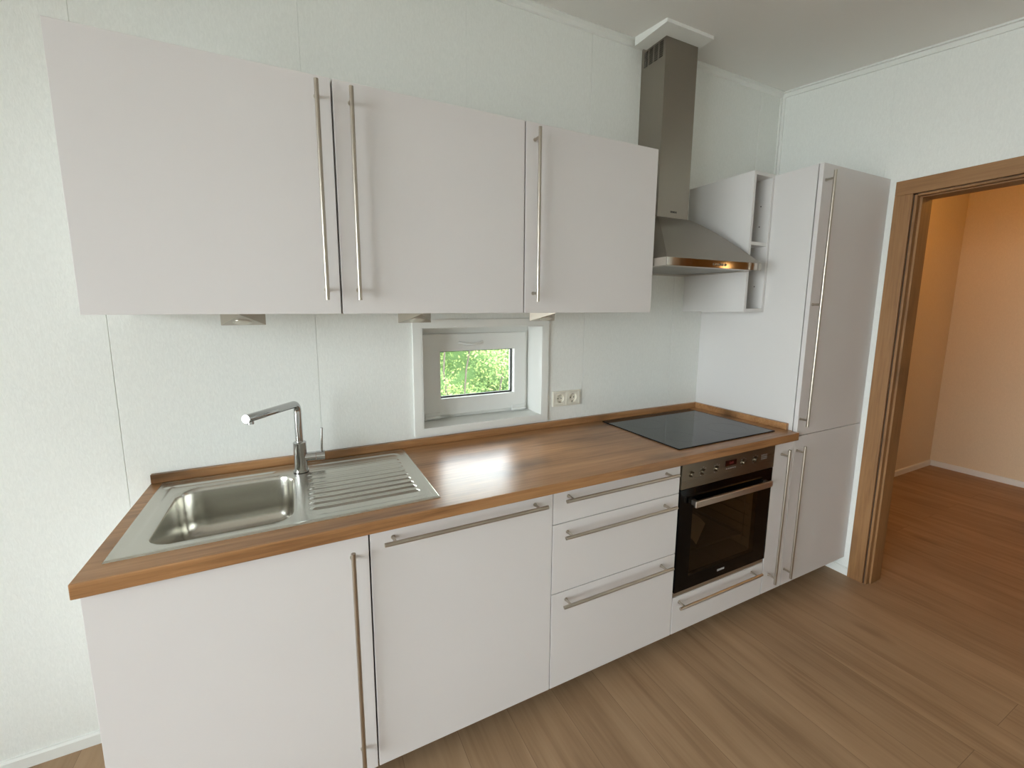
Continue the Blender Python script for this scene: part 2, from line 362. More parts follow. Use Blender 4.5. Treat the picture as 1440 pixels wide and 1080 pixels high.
bm = multi([(XW - .012, XW, -.592, 0, 0, .036), (XW - .008, XW, -.592, 0, .036, .042)])
struct('baseboard_right', bm, 'trim', label='white skirting board between tall cabinet and door frame')
struct('baseboard_hall', skirting(XW + RT, HX, 0 - .002, .05), 'trim')
struct('baseboard_hall_end', multi([(HX - .012, HX, RY0, 0, 0, .05)]), 'trim')
# door frame
d1 = bpy.data.objects.new('door_1', None); COL.objects.link(d1); d1.location = (XW, (DY0 + DY1) / 2, 0); d1['kind'] = 'structure'
d1['label'] = 'oak door frame of the open doorway to the hall'
CW = .068; CT = .016; oz = 2.058
def casing(bm, xa, xb, mirror=False):
    for (ya, yb_, za, zb) in ((-.593, -.593 - CW, 0, oz), (DY1 - .073, DY1 - .073 + CW, 0, oz)): box(bm, xa, xb, min(ya, yb_), max(ya, yb_), za, zb - CW)
bm = bmn(); casing(bm, XW - CT, XW); obj('casing_upright', bm, 'door', d1, bevel=.002)
bm = bmn(); box(bm, XW - CT, XW, DY1 - .073, -.593, oz - CW, oz); obj('casing_head', bm, 'doorh', d1, bevel=.002)
bm = bmn(); box(bm, XW + RT, XW + RT + CT, -.593 - CW, -.593, 0, oz - CW); box(bm, XW + RT, XW + RT + CT, DY1 - .073, DY1 - .005, 0, oz - CW); box(bm, XW + RT, XW + RT + CT, DY1 - .073, -.593, oz - CW, oz)
obj('casing_upright', bm, 'door', d1, bevel=.002)
# jamb: recessed step next to the casing, then the deep lining
jy0, jy1, jz = -.672, DY1 + .004, 1.981
bm = bmn()
box(bm, XW + .004, XW + RT, jy0, -.664, 0, jz + .003); box(bm, XW + .004, XW + RT, jy1 - .008, jy1, 0, jz + .003)
box(bm, XW + .022, XW + RT, jy0 - .012, jy0, 0, jz - .009); box(bm, XW + .022, XW + RT, jy1, jy1 + .012, 0, jz - .009)
obj('jamb_lining', bm, 'door', d1, bevel=.001)
bm = bmn(); box(bm, XW + .004, XW + RT, jy1 - .008, -.664, jz + .003, jz + .011)
box(bm, XW + .022, XW + RT, jy1, jy0, jz - .009, jz + .003); obj('jamb_head', bm, 'doorh', d1, bevel=.001)
bm = bmn(); box(bm, XW - .008, XW + .022, jy0 - .004, jy0 + .0062, 0, jz + .003); box(bm, XW - .008, XW + .022, jy1 - .0062, jy1 + .004, 0, jz + .003)
box(bm, XW - .008, XW + .022, jy1 + .004, jy0 - .004, jz - .004, jz + .006)
obj('rebate_bead', bm, 'door', d1, bevel=.002)
bm = bmn(); box(bm, XW - .004, XW + .003, -.6685, -.6608, 0, oz - CW + .006); box(bm, XW - .004, XW + .003, DY1 - .0055, DY1 + .001, 0, oz - CW + .006); box(bm, XW - .004, XW + .003, DY1 - .0055, -.6608, jz + .003, oz - CW + .003)
obj('groove_shade', bm, 'groove_shade', d1)  # dark brown strips fill the gap, painting the shade of the groove

# ------------------------------------------------------------------ little window
w1 = bpy.data.objects.new('window_1', None); COL.objects.link(w1); w1.location = ((WX0 + WX1) / 2, .1, WZ0); w1['kind'] = 'structure'
w1['label'] = 'small white tilting window between worktop and wall cabinets'
def frame_bm(x0, x1, z0, z1, wl, wr, wb, wt, y0, y1):
    return grid_plate([x0, x0 + wl, x1 - wr, x1], [z0, z0 + wb, z1 - wt, z1], lambda i, j: i == 1 and j == 1, y0, y1, lambda u, v, w: (u, w, v))
obj('casing', frame_bm(1.535, 2.187, WZ0 - .028, 1.411, .037, .034, .028, .034, -.012, 0), 'trim', w1, bevel=.002)
obj('reveal_lining', frame_bm(WX0, WX1, WZ0, WZ1, .004, .004, .004, .004, -.0115, .125), 'trim', w1)
obj('window_frame', frame_bm(WX0 + .004, WX1 - .004, WZ0 + .004, WZ1 - .004, .032, .024, .024, .034, .125, .195), 'pvc', w1, bevel=.003)
SX0, SX1, SZ0, SZ1 = 1.603, 2.131, .968, 1.343
GX0, GX1, GZ0, GZ1 = 1.690, 2.066, 1.046, 1.263
sash = obj('sash', frame_bm(SX0, SX1, SZ0, SZ1, GX0 - SX0, SX1 - GX1, GZ0 - SZ0, SZ1 - GZ1, .108, .168), 'pvc', w1, bevel=.004)
obj('gasket', frame_bm(GX0 - .001, GX1 + .001, GZ0 - .001, GZ1 + .001, .006, .007, .007, .006, .135, .150), 'rubber', sash)
obj('pane', multi([(GX0 + .002, GX1 - .002, .151, .155, GZ0 + .002, GZ1 - .002)]), 'pane', sash)
bm = bmn()
pts = [(1.778 + .118 * t, .106 - .020 * math.sin(math.pi * t), 1.302 - .010 * math.sin(math.pi * t)) for t in [i / 12 for i in range(13)]]
sweep(bm, pts, .0062, 10); obj('sash_grip', bm, 'pvc', sash, smooth=True)
for hx in (1.612, 2.052):
    bm = bmn(); box(bm, hx, hx + .07, .102, .1075, .955, .985); cyl(bm, (hx, .099, .966), (hx + .07, .099, .966), .006, 12); cyl(bm, (hx - .004, .099, .966), (hx + .074, .099, .966), .003, 8)
    obj('hinge', bm, 'pvc', w1, bevel=.001)

# ------------------------------------------------------------------ big window / terrace door on the left (out of view)
w2 = bpy.data.objects.new('window_2', None); COL.objects.link(w2); w2.location = (RX0, (LY0 + LY1) / 2, LZ0); w2['kind'] = 'structure'
def frame_y(y0, y1, z0, z1, w, xa, xb, ny=1):
    us = [y0, y0 + w]; 
    for k in range(1, ny): c = y0 + (y1 - y0) * k / ny; us += [c - w / 2, c + w / 2]
    us += [y1 - w, y1]
    return grid_plate(us, [z0, z0 + w, z1 - w, z1], lambda i, j: j == 1 and i % 2 == 1, xa, xb, lambda u, v, w_: (w_, u, v))
obj('window_frame', frame_y(LY0, LY1, LZ0, LZ1, .07, RX0 - .11, RX0 - .04, 2), 'pvc', w2, bevel=.003)
for k in range(2):
    a = LY0 + .07 + k * (LY1 - LY0 - .07) / 2; bb = a + (LY1 - LY0 - .07) / 2 - .07
    obj('pane', multi([(RX0 - .078, RX0 - .072, a, bb, LZ0 + .07, LZ1 - .07)]), 'pane', w2)

# ------------------------------------------------------------------ handles
def bar_handle(parent, p, q, front_y, posts=None, mat='bar'):
    """round steel bar with posts back to the front"""
    p, q = Vector(p), Vector(q); bm = bmn()
    cyl(bm, p, q, .006, 16); L = (q - p).length; d = (q - p) / L
    for s in posts or (.03, L - .03):
        c = p + d * s; cyl(bm, c, (c.x, front_y - .0001, c.z), .0045, 12)
        cyl(bm, (c.x, front_y - .0025, c.z), (c.x, front_y - .0001, c.z), .0065, 12)
    return obj('handle', bm, mat, parent, smooth=True, label='brushed steel bar handle')

# ------------------------------------------------------------------ cabinets
def carcass(x0, x1, y0, y1, z0, z1, top=True, t=.016, extra=()):
    bs = [(x0, x0 + t, y0, y1, z0, z1), (x1 - t, x1, y0, y1, z0, z1), (x0 + t, x1 - t, y0, y1, z0, z0 + t), (x0 + t, x1 - t, y1 - .006, y1, z0 + t, z1 - (t if top else 0))]
    if top: bs.append((x0 + t, x1 - t, y0, y1, z1 - t, z1))
    else: bs += [(x0 + t, x1 - t, y0, y0 + .02, z1 - .06, z1)]
    return multi(bs + list(extra))
G = .0015
# wall cabinets
WG = 'handled wall cabinets above the sink and window'
wl = ['white wall cabinet at the far left, its bar handle on the right edge',
      'white middle wall cabinet above the small window, bar handle on its left edge',
      'white wall cabinet next to the extractor hood, bar handle on its left edge']
for i, (a, b, hx) in enumerate(((X1, X2, 1.198), (X2, X3, 1.287), (X3, X4, 1.893))):
    t = root('wall_cabinet', ((a + b) / 2, -.18, ZB), wl[i], 'cabinet', WG)
    obj('carcass', carcass(a + .0008, b - .0008, -DW + .020, -.001, ZB, ZT, extra=[(a + .018, b - .018, -DW + .05, -.008, ZB + .31, ZB + .326)]), 'carc', t)
    dr = obj('door', bbox(a + (.0 if i == 0 else .0025), b - .0025, -DW, -DW + .018, ZB, ZT - .001), 'front', t)
    bar_handle(dr, (hx, -.392, 1.479), (hx, -.392, 2.06), -DW)
# under-cabinet lamps
LG = 'triangular lamps under the wall cabinets'
ll = ['triangular steel under-cabinet lamp above the sink, leftmost of three', 'triangular steel under-cabinet lamp above the left edge of the small window',
      'triangular steel under-cabinet lamp above the right edge of the small window']
for i, cx in enumerate((.9615, 1.516, 2.073)):
    hw, yb_, ya, h = .0625, -.13, -.235, .037; z1 = ZB - .0005; z0 = z1 - h
    t = root('cabinet_lamp', (cx, yb_, z1), ll[i], 'lamp', LG)
    bm = bmn(); V = [bm.verts.new(p) for p in ((cx - hw, yb_, z1), (cx + hw, yb_, z1), (cx, ya, z1), (cx - hw, yb_, z0), (cx + hw, yb_, z0), (cx, ya, z1 - .003))]
    for f in ((0, 1, 4, 3), (0, 3, 5, 2), (1, 2, 5, 4), (3, 4, 5), (0, 2, 1)): bm.faces.new([V[k] for k in f])
    obj('housing', bm, 'lampsteel', t, bevel=.0008)
    c = Vector((cx, yb_ - .034, z0 + (h - .003) * .034 / .105)); nrm = Vector((0, -(h - .003), -.105)).normalized()
    bm = bmn(); cyl(bm, c - nrm * .001, c + nrm * .003, .027, 32, .025); obj('bezel', bm, 'steelx', t, smooth=True)
    bm = bmn(); cyl(bm, c + nrm * .002, c + nrm * .0038, .021, 32, .019); obj('lens', bm, 'lens', t, smooth=True)
# open shelf cabinet
t = root('shelf_cabinet', ((XSH + XT) / 2, -.18, ZB), 'narrow white open shelf unit between extractor hood and tall cabinet', 'shelf')
obj('carcass', carcass(XSH + .001, XT - .001, -DW, -.001, ZB, ZT, t=.016), 'carc', t, bevel=.0008)
obj('shelf_board', bbox(XSH + .017, XT - .017, -DW + .004, -.007, 1.755, 1.771), 'carc', t)
bm = bmn()
for yy in (-.31, -.06):
    for zz in [1.50 + .032 * k for k in range(18)]:
        if abs(zz - 1.763) < .02: continue
        if zz > 1.55 and zz < 2.0 and int((zz - 1.5) / .032 + .5) % 3 == 2:
            bm = bmn(); cyl(bm, (XT - .0176, yy, zz), (XT - .0168, yy, zz), .003, 10); obj('shelf_pin_hole', bm, 'dark', t)
# sink cabinet
def base_root(name, a, b, label, cat, group=None): return root(name, ((a + b) / 2, -.28, ZK), label, cat, group)
ZU = ZW - TW - .0005
BG = 'white base cabinets under the worktop'
t = base_root('sink_cabinet', XB0, XB1, 'white base cabinet under the sink bowl, with one tall door', 'cabinet', BG)
obj('carcass', carcass(XB0, XB1 - .001, YB + .020, -.016, ZK, ZU, top=False), 'carc', t)
dr = obj('door', bbox(XB0, XB1 - .0025, YB, YB + .018, ZK, ZU - .004), 'front', t)
bar_handle(dr, (1.216, YB - .035, .150), (1.213, YB - .035, .813), YB)
# dishwasher
t = base_root('dishwasher', XB1, XB2, 'built-in dishwasher behind a plain white front with a long horizontal handle', 'dishwasher')
obj('tub_body', bbox(XB1 + .004, XB2 - .004, YB + .030, -.03, ZK, ZU - .012, .004), 'steelx', t)
dr = obj('front_panel', bbox(XB1 + .002, XB2 - .0015, YB, YB + .018, ZK, ZU - .004), 'front', t)
bar_handle(dr, (1.295, YB - .035, .815), (1.819, YB - .035, .815), YB, mat='barx')
# drawer cabinet
t = base_root('drawer_cabinet', XB2, XB3, 'white base cabinet with three handled drawers left of the oven', 'cabinet', BG)
obj('carcass', carcass(XB2 + .001, XB3 - .001, YB + .020, -.016, ZK, ZU, top=False), 'carc', t)
for z0, z1, hz in ((.7255, ZU - .004, .819), (.4665, .7225, .688), (ZK, .4635, .432)):
    dr = obj('drawer', bbox(XB2 + .0015, XB3 - .0015, YB, YB + .018, z0, z1), 'front', t)
    for e in (1,): 
        bm = multi([(XB2 + .03, XB3 - .03, YB + .0182, -.06, z0 + .015, z0 + .027), (XB2 + .03, XB2 + .042, YB + .0182, -.06, z0 + .027, z0 + .08), (XB3 - .042, XB3 - .03, YB + .0182, -.06, z0 + .027, z0 + .08)])
        obj('drawer_box', bm, 'carc', dr)
    bar_handle(dr, (1.892, YB - .035, hz), (2.411, YB - .035, hz), YB, mat='barx')
# oven cabinet with drawer underneath
t = base_root('oven_cabinet', XB3, XB4, 'white cabinet carrying the oven, with a low drawer below it', 'cabinet', BG)
obj('carcass', carcass(XB3 + .001, XB4 - .001, YB + .020, -.016, ZK, ZU, top=False, extra=[(XB3 + .017, XB4 - .017, YB + .020, -.022, .245, .260)]), 'carc', t)
dr = obj('drawer', bbox(XB3 + .0025, XB4 - .0025, YB, YB + .018, ZK, .2615), 'front', t)
bar_handle(dr, (2.467, YB - .035, .236), (2.995, YB - .035, .236), YB, mat='barx')
# narrow cabinet
t = base_root('narrow_cabinet', XB4, XT, 'very narrow white base cabinet between oven and tall cabinet', 'cabinet', BG)
obj('carcass', carcass(XB4 + .001, 3.203, YB + .020, -.016, ZK, ZU, top=False, t=.012), 'carc', t)
dr = obj('door', bbox(XB4 + .0025, 3.2035, YB, YB + .018, ZK, ZU - .004), 'front', t)
bar_handle(dr, (3.100, YB - .035, .155), (3.112, YB - .035, .817), YB)
# tall cabinet
t = root('tall_cabinet', ((XT + XW) / 2, -.28, ZK), 'tall white cabinet with upper and lower door in the right corner', 'cabinet')
obj('carcass', carcass(XT + .0005, XW - .004, YB + .0225, -.001, ZK, ZTALL, extra=[(XT + .018, XW - .021, YB + .0225, -.008, .845, .861)]), 'carc', t)
up = obj('door', bbox(XT - .001, XW - .0025, YB, YB + .018, ZS + .0015, ZTALL - .001), 'front', t)
lo = obj('door', bbox(3.2065, XW - .0025, YB, YB + .018, ZK, ZS - .0015), 'front', t)
bar_handle(up, (3.229, YB - .035, .911), (3.238, YB - .035, 2.043), YB, posts=(.03, .562, 1.10))
bar_handle(lo, (3.223, YB - .035, .150), (3.231, YB - .035, .817), YB)
# plinth
tag(obj('plinth', multi([(XB0 + .01, XW - .014, -.465, -.45, 0, ZK - .0002), (XB0 + .01, XB0 + .025, -.45, -.03, 0, ZK - .0002), (XW - .03, XW - .014, -.45, -.03, 0, ZK - .0002)]), 'plinth'), 'recessed plinth board under the base cabinets', 'plinth')

# ------------------------------------------------------------------ worktop (with sink and hob cut-outs) and upstands
# main slab up to the tall cabinet, short nib runs in front of it
vs = [YT, -.5445, -.49, -.06, -.0005]
bm = grid_plate([XL, .712, 1.10, 2.53, 3.06, 3.2045, XT - .0015], vs, lambda i, j: (j == 2 and i in (1, 3)) or (j == 0 and i == 5), ZW - TW, ZW, lambda u, v, w: (u, v, w))
wt = obj('worktop', bm, 'top', bevel=.0025)
tag(wt, 'long oak worktop with sink and hob let into it', 'worktop')
t = obj('upstand', bbox(XL + .002, XT - .0015, -.018, -.0005, ZW, ZW + UP, .002), 'top', wt)
t = obj('upstand', bbox(XT - .0195, XT - .0015, -.526, -.0185, ZW, ZW + UP, .002), 'top', wt)

# ------------------------------------------------------------------ sink
sx0, sx1, sy0, sy1 = .6814, 1.4826, -.5174, -.0285
bx0, bx1, by0, by1, br_ = .744, 1.078, -.486, -.118, .062
def sdf(x, y, x0=bx0, x1=bx1, y0=by0, y1=by1, r=br_):
    cx, cy = (x0 + x1) / 2, (y0 + y1) / 2; qx = abs(x - cx) - (x1 - x0) / 2 + r; qy = abs(y - cy) - (y1 - y0) / 2 + r
    return math.hypot(max(qx, 0), max(qy, 0)) + min(max(qx, qy), 0) - r
def smooth(a, b, x):
    t = min(1, max(0, (x - a) / (b - a))); return t * t * (3 - 2 * t)
def deck_h(x, y):
    e = min(x - sx0, sx1 - x, y - sy0, sy1 - y)
    h = .0022 * smooth(0, .003, e) + .0018 * (1 - smooth(.006, .014, e)) * smooth(0, .003, e)
    # drainer field: sunken tray with ridges
    d = -sdf(x, y, 1.102, 1.452, -.488, -.062, .03)
    tray = smooth(0, .012, d); h -= .0022 * tray * (1 if x > 1.2 else smooth(1.10, 1.2, x) * .8 + .2)
    if 1.10 < x < 1.46:
        rx = smooth(1.115, 1.135, x) * (1 - smooth(1.425, 1.44, x))
        ry = smooth(-.455, -.44, y) * (1 - smooth(-.13, -.115, y))
        h += .0050 * rx * ry * (.5 - .5 * math.cos(2 * math.pi * (y + .4525) / .036))
    # groove left of the bowl and shallow fall around it
    g = abs(x - .709); 
    if -.47 < y < -.075: h -= .0022 * (1 - smooth(.002, .013, g)) * smooth(-.47, -.455, y) * (1 - smooth(-.09, -.075, y))
    g = abs(y + .083)
    if .72 < x < 1.02: h -= .0035 * (1 - smooth(.001, .009, g)) * smooth(.72, .735, x) * (1 - smooth(1.0, 1.02, x))
    return h
nx, ny = 268, 164
xs = [sx0 + (sx1 - sx0) * i / nx for i in range(nx + 1)]; ysg = [sy0 + (sy1 - sy0) * j / ny for j in range(ny + 1)]
bm = bmn(); V = {}
for i, x in enumerate(xs):
    for j, y in enumerate(ysg):
        if sdf(x, y) > -.004: V[i, j] = bm.verts.new((x, y, ZW + .0002 + deck_h(x, y)))
for i in range(nx):
    for j in range(ny):
        k = [(i, j), (i + 1, j), (i + 1, j + 1), (i, j + 1)]
        if all(q in V for q in k) and sdf((xs[i] + xs[i + 1]) / 2, (ysg[j] + ysg[j + 1]) / 2) > -.001: bm.faces.new([V[q] for q in k])
# rolled lip and bowl, as rings of a shrinking rounded rectangle
def rr(inset, z, r, n=14):
    x0, x1, y0, y1 = bx0 + inset, bx1 - inset, by0 + inset, by1 - inset; out = []
    for cx, cy, a0 in ((x1 - r, y1 - r, 0), (x0 + r, y1 - r, 90), (x0 + r, y0 + r, 180), (x1 - r, y0 + r, 270)):
        for k in range(n + 1):
            a = math.radians(a0 + 90 * k / n); out.append((cx + r * math.cos(a), cy + r * math.sin(a), z))
    return out
prof = [(-.007, .0016, .069), (-.004, .0030, .066), (0, .0026, .062), (.003, .0008, .060), (.005, -.004, .058), (.007, -.012, .058), (.010, -.10, .058), (.013, -.120, .058), (.020, -.136, .056), (.031, -.147, .052), (.048, -.153, .045), (.075, -.156, .04), (.11, -.158, .03)]
rings = [[bm.verts.new(p) for p in rr(a, ZW + b, r)] for a, b, r in prof]
for A, B in zip(rings, rings[1:]):
    for k in range(len(A)): bm.faces.new((A[k], A[(k + 1) % len(A)], B[(k + 1) % len(B)], B[k]))
bm.faces.new(rings[-1])
snk = root('sink', (1.08, -.27, ZW), 'stainless steel sink with one bowl and ribbed draining board', 'sink')
o = obj('basin', bm, 'sink', snk, smooth='all', recalc=False)
for p in o.data.polygons: pass
bmx = bmesh.new(); bmx.from_mesh(o.data); bmesh.ops.recalc_face_normals(bmx, faces=bmx.faces[:])
bmx.to_mesh(o.data); bmx.free()
bm = bmn(); cyl(bm, (.91, -.36, ZW - .158), (.91, -.36, ZW - .1555), .042, 36, .040); obj('drain_strainer', bm, 'chrome', snk, smooth=True)
# faucet
fx, fy = 1.099, -.112
t = root('faucet', (fx, fy, ZW + .002), 'chrome mixer tap with an angular swivel spout behind the sink bowl', 'faucet')
bm = bmn(); cyl(bm, (fx, fy, ZW + .0042), (fx, fy, ZW + .0085), .0255, 32); cyl(bm, (fx, fy, ZW + .008), (fx, fy, .990), .0215, 32); cyl(bm, (fx, fy, .990), (fx, fy, .993), .0215, 32, .0175)
obj('tap_body', bm, 'chrome', t, smooth=True)
sp = Vector((.966, -.335, 1.142)); el = Vector((fx, fy, 1.134)); dd = (sp - el); dn = dd.normalized()
pts = [(fx, fy, .99), (fx, fy, 1.04), (fx, fy, 1.098)]
for k in range(9):
    a = math.radians(90 * k / 8); c0 = Vector((fx, fy, 1.104)); R = .026
    pts.append(tuple(c0 + Vector((dn.x, dn.y, 0)).normalized() * R * (1 - math.cos(a)) + Vector((0, 0, 1)) * (R * math.sin(a))))
pts.append(tuple(sp))
bm = bmn(); sweep(bm, pts, .0125, 24); so = obj('spout', bm, 'chrome', t, smooth=True)
bm = bmn(); c = sp - dn * .020; cyl(bm, c - Vector((0, 0, .008)), c - Vector((0, 0, .019)), .009, 20); obj('aerator', bm, 'chrome', so, smooth=True)
bm = bmn(); cyl(bm, (fx + .0, fy, .935), (fx + .050, fy - .004, .935), .0155, 28); cyl(bm, (fx + .051, fy - .004, .935), (fx + .080, fy - .006, .935), .0165, 28)
obj('valve', bm, 'chrome', t, smooth=True)
bm = bmn(); cyl(bm, (fx + .070, fy - .005, .948), (fx + .074, fy - .004, 1.035), .0036, 14); obj('lever', bm, 'chrome', t, smooth=True)

# ------------------------------------------------------------------ hob
hb = root('hob', (2.81, -.28, ZW), 'black glass-ceramic hob let into the worktop above the oven', 'hob')
hx0, hx1, hy0, hy1 = 2.497, 3.124, -.519, -.040
obj('glass_plate', bbox(hx0, hx1, hy0, hy1, ZW + .0006, ZW + .0056, .0015), 'ceran', hb)
bm = bmn(); box(bm, 2.545, 3.045, -.478, -.072, ZW - .045, ZW + .0002); obj('heater_tray', bm, 'blackm', hb)
for cx, cy, r in ((2.64, -.40, .07), (2.66, -.17, .09), (2.95, -.40, .09), (2.95, -.16, .07)):
    bm = bmn(); n = 48
    for k in range(n):
        a, b_ = 2 * math.pi * k / n, 2 * math.pi * (k + 1) / n
        vv = [bm.verts.new((cx + q * math.cos(an), cy + q * math.sin(an), ZW + .0057)) for an, q in ((a, r), (a, r + .0012), (b_, r + .0012), (b_, r))]
        bm.faces.new(vv)
    M.setdefault('ring', plain('ring_print', (24, 27, 29), .06, spec=.36)); obj('zone_ring', bm, 'ring', hb)

# ------------------------------------------------------------------ oven
OX0, OX1 = XB3 + .0035, XB4 - .004
ov = root('oven', ((OX0 + OX1) / 2, -.28, .262), 'built-in oven with steel control panel and black glass door', 'oven')
bm = multi([(OX0, OX1, YB + .004, -.10, .262, .284)]); 
obj('bottom_strip', bbox(OX0, OX1, YB + .002, YB + .02, .2635, .2835), 'steelx', ov)
pn = obj('control_panel', bbox(OX0, OX1, YB - .006, YB + .018, .7375, ZU - .001, .0015), 'panel', ov)
obj('display', bbox(2.716, 2.786, YB - .0075, YB - .005, .795, .8185, .0005), 'disp', pn)
text_mesh('clock_digits', '12:00', .013, 'red', pn, (2.751, YB - .0077, .8065), (math.pi / 2, 0, 0)) if M.setdefault('red', plain('digit_red', (74, 20, 16), .4, emis=(255, 50, 30), es=.04)) else None
bm = bmn()
for kx in (2.518, 2.582, 2.664, 2.834, 2.914):
    bm = bmn(); cyl(bm, (kx, YB - .006, .795), (kx, YB - .0085, .795), .0150, 28); cyl(bm, (kx, YB - .0085, .795), (kx, YB - .016, .795), .0115, 28, .0105)
    obj('knob', bm, 'panel', pn, smooth=True)
def marks(name, cx, cz, r, mat, parent, arc=(-135, 135), n=7):
    bm = bmn()
    for k in range(n):
        a = math.radians(90 + arc[0] + (arc[1] - arc[0]) * k / (n - 1)); x, z = cx + r * math.cos(a), cz + r * math.sin(a)
        box(bm, x - .0012, x + .0012, YB - .0064, YB - .0058, z - .0012, z + .0012)
    obj(name, bm, mat, parent)
for kx in (2.582, 2.664, 2.834, 2.914): marks('dial_marks', kx, .795, .0195, 'text_light', pn)
bm = bmn()
for i in range(4):
    for j in range(3): box(bm, 2.955 + i * .011, 2.960 + i * .011, YB - .0064, YB - .0058, .788 + j * .009, .791 + j * .009)
obj('panel_symbols', bm, 'text_light', pn)
bm = bmn()
for i in range(5): box(bm, 2.722 + i * .0135, 2.729 + i * .0135, YB - .0064, YB - .0058, .781, .784)
obj('button_marks', bm, 'text_light', pn)
# door: black frame around a see-through window
wx0, wx1, wz0, wz1 = 2.538, 2.955, .345, .650
dz0, dz1 = .2855, .7345
dr = obj('oven_door', grid_plate([OX0, wx0, wx1, OX1], [dz0, wz0, wz1, dz1], lambda i, j: i == 1 and j == 1, YB - .004, YB + .016, lambda u, v, w: (u, w, v)), 'black', ov, bevel=.001)
obj('door_glass', multi([(wx0, wx1, YB - .0036, YB - .0006, wz0, wz1)]), 'ovglass', dr)
bm = bmn(); box(bm, 2.520, 3.012, YB - .034, YB - .021, .660, .688)
hd = obj('door_handle', bm, 'steelx', dr, bevel=.003, label='flat brushed steel oven handle')
for a in (2.528, 2.988): obj('handle_bracket', multi([(a, a + .017, YB - .021, YB - .004, .664, .684)]), 'steelx', dr)
text_mesh('brand_lettering', 'SIEMENS', .0125, 'text_light', dr, (2.742, YB - .0043, .3175), (math.pi / 2, 0, 0))
# cavity
cx0, cx1, cy1, cz0, cz1 = 2.53, 2.985, -.13, .335, .66
bm = multi([(cx0 - .01, cx0, YB + .018, cy1, cz0, cz1), (cx1, cx1 + .01, YB + .018, cy1, cz0, cz1), (cx0, cx1, cy1 - .01, cy1, cz0, cz1),
            (cx0 - .01, cx1 + .01, YB + .018, cy1, cz0 - .01, cz0), (cx0 - .01, cx1 + .01, YB + .018, cy1, cz1, cz1 + .01)])
obj('cavity', bm, 'cavity', ov)
for sx in (cx0 + .006, cx1 - .006):
    bm = bmn()
    for yy in (-.50, -.18): cyl(bm, (sx, yy, cz0 + .02), (sx, yy, cz1 - .02), .0025, 8)
    for k in range(5): cyl(bm, (sx, -.52, cz0 + .05 + .055 * k), (sx, -.16, cz0 + .05 + .055 * k), .0025, 8)
    obj('rack_rail', bm, 'chrome', ov)
bt = root('baking_tray', (2.757, -.34, .39), 'enamel baking tray lying inside the oven behind the glass', 'tray')
M['tray'] = plain('tray_enamel', (96, 92, 84), .35)
bm = grid_plate([cx0 + .01, cx0 + .03, cx1 - .03, cx1 - .01], [-.50, -.48, -.20, -.18], lambda i, j: i == 1 and j == 1, .3915, .403, lambda u, v, w: (u, v, w))
obj('rim', bm, 'tray', bt, bevel=.003)
obj('tray_base', multi([(cx0 + .03, cx1 - .03, -.48, -.20, .3885, .3915)]), 'tray', bt)
bk = root('instruction_leaflet', (2.70, -.36, .3918), 'pale folded leaflet lying on the tray inside the oven', 'leaflet')
bm = bmn(); pts = [(2.575, -.40), (2.70, -.472), (2.90, -.36), (2.78, -.24)]
for k, (lift, mir) in enumerate(((0, 0),)):
    n = 8; g = {}
    for i in range(n + 1):
        for j in range(2):
            u = i / n; p = (Vector(pts[0]) * (1 - u) + Vector(pts[1]) * u) if j == 0 else (Vector(pts[3]) * (1 - u) + Vector(pts[2]) * u)
            g[i, j] = (p.x, p.y, .3925 + .045 * abs(math.sin(u * math.pi)) ** .7)
    for dz in (0, .0015):
        vv = {k_: bm.verts.new((p[0], p[1], p[2] + dz)) for k_, p in g.items()}
        for i in range(n): bm.faces.new((vv[i, 0], vv[i + 1, 0], vv[i + 1, 1], vv[i, 1]))
obj('paper_sheet', bm, 'paper', bk, smooth=True)

# ------------------------------------------------------------------ extractor hood
hood = root('range_hood', (2.766, -.2, 1.63), 'stainless steel chimney extractor hood above the hob', 'range hood')
kx0, kx1, ky0 = 2.470, 3.0625, -.4250
zr0, zr1 = 1.629, 1.6575
cx0_, cx1_, cy0_ = 2.688, 2.890, -.149
czb = 1.8705
bm = bmn()
def rect(x0, x1, y0, y1, z, n=10):
    pts = []
    cs = [(x0, y0), (x1, y0), (x1, y1), (x0, y1)]
    for a, b_ in zip(cs, cs[1:] + cs[:1]):
        for k in range(n): pts.append((a[0] + (b_[0] - a[0]) * k / n, a[1] + (b_[1] - a[1]) * k / n, z))
    return pts
rgs = []
N = 14
for k in range(N + 1):
    t_ = 1 - k / N
    z = zr1 + .004 + (czb + .02 - zr1 - .004) * (1 - t_ ** 1.2)
    rgs.append(rect(cx0_ + .004 + (kx0 - cx0_ - .004) * t_, cx1_ - .004 + (kx1 - cx1_ + .004) * t_, cy0_ + .004 + (ky0 - cy0_ - .004) * t_, -.001, z))
rv = [[bm.verts.new(p) for p in r] for r in rgs]
for A, B in zip(rv, rv[1:]):
    for k in range(len(A)): bm.faces.new((A[k], A[(k + 1) % len(A)], B[(k + 1) % len(B)], B[k]))
bm.faces.new(rv[-1])
obj('canopy', bm, 'steelz', hood, smooth=True)
obj('canopy_rim', grid_plate([kx0, kx0 + .003, kx1 - .003, kx1], [ky0 + .003, ky0 + .006, -.004, -.001], lambda i, j: i == 1 and j == 1, zr0, zr1 + .0038, lambda u, v, w: (u, v, w)), 'steelx', hood)
st = obj('control_strip', bbox(kx0 + .0, kx1 - .0, ky0 - .002, ky0 + .003, zr0 - .001, zr1 + .0035, .001), 'polished', hood, label='polished front strip with touch buttons')
for k in range(5): bm = bmn(); cyl(bm, (2.744 + .018 * k, ky0 - .002, 1.643), (2.744 + .018 * k, ky0 - .0045, 1.643), .0055, 20); obj('push_button', bm, 'steelx', st, smooth=True)
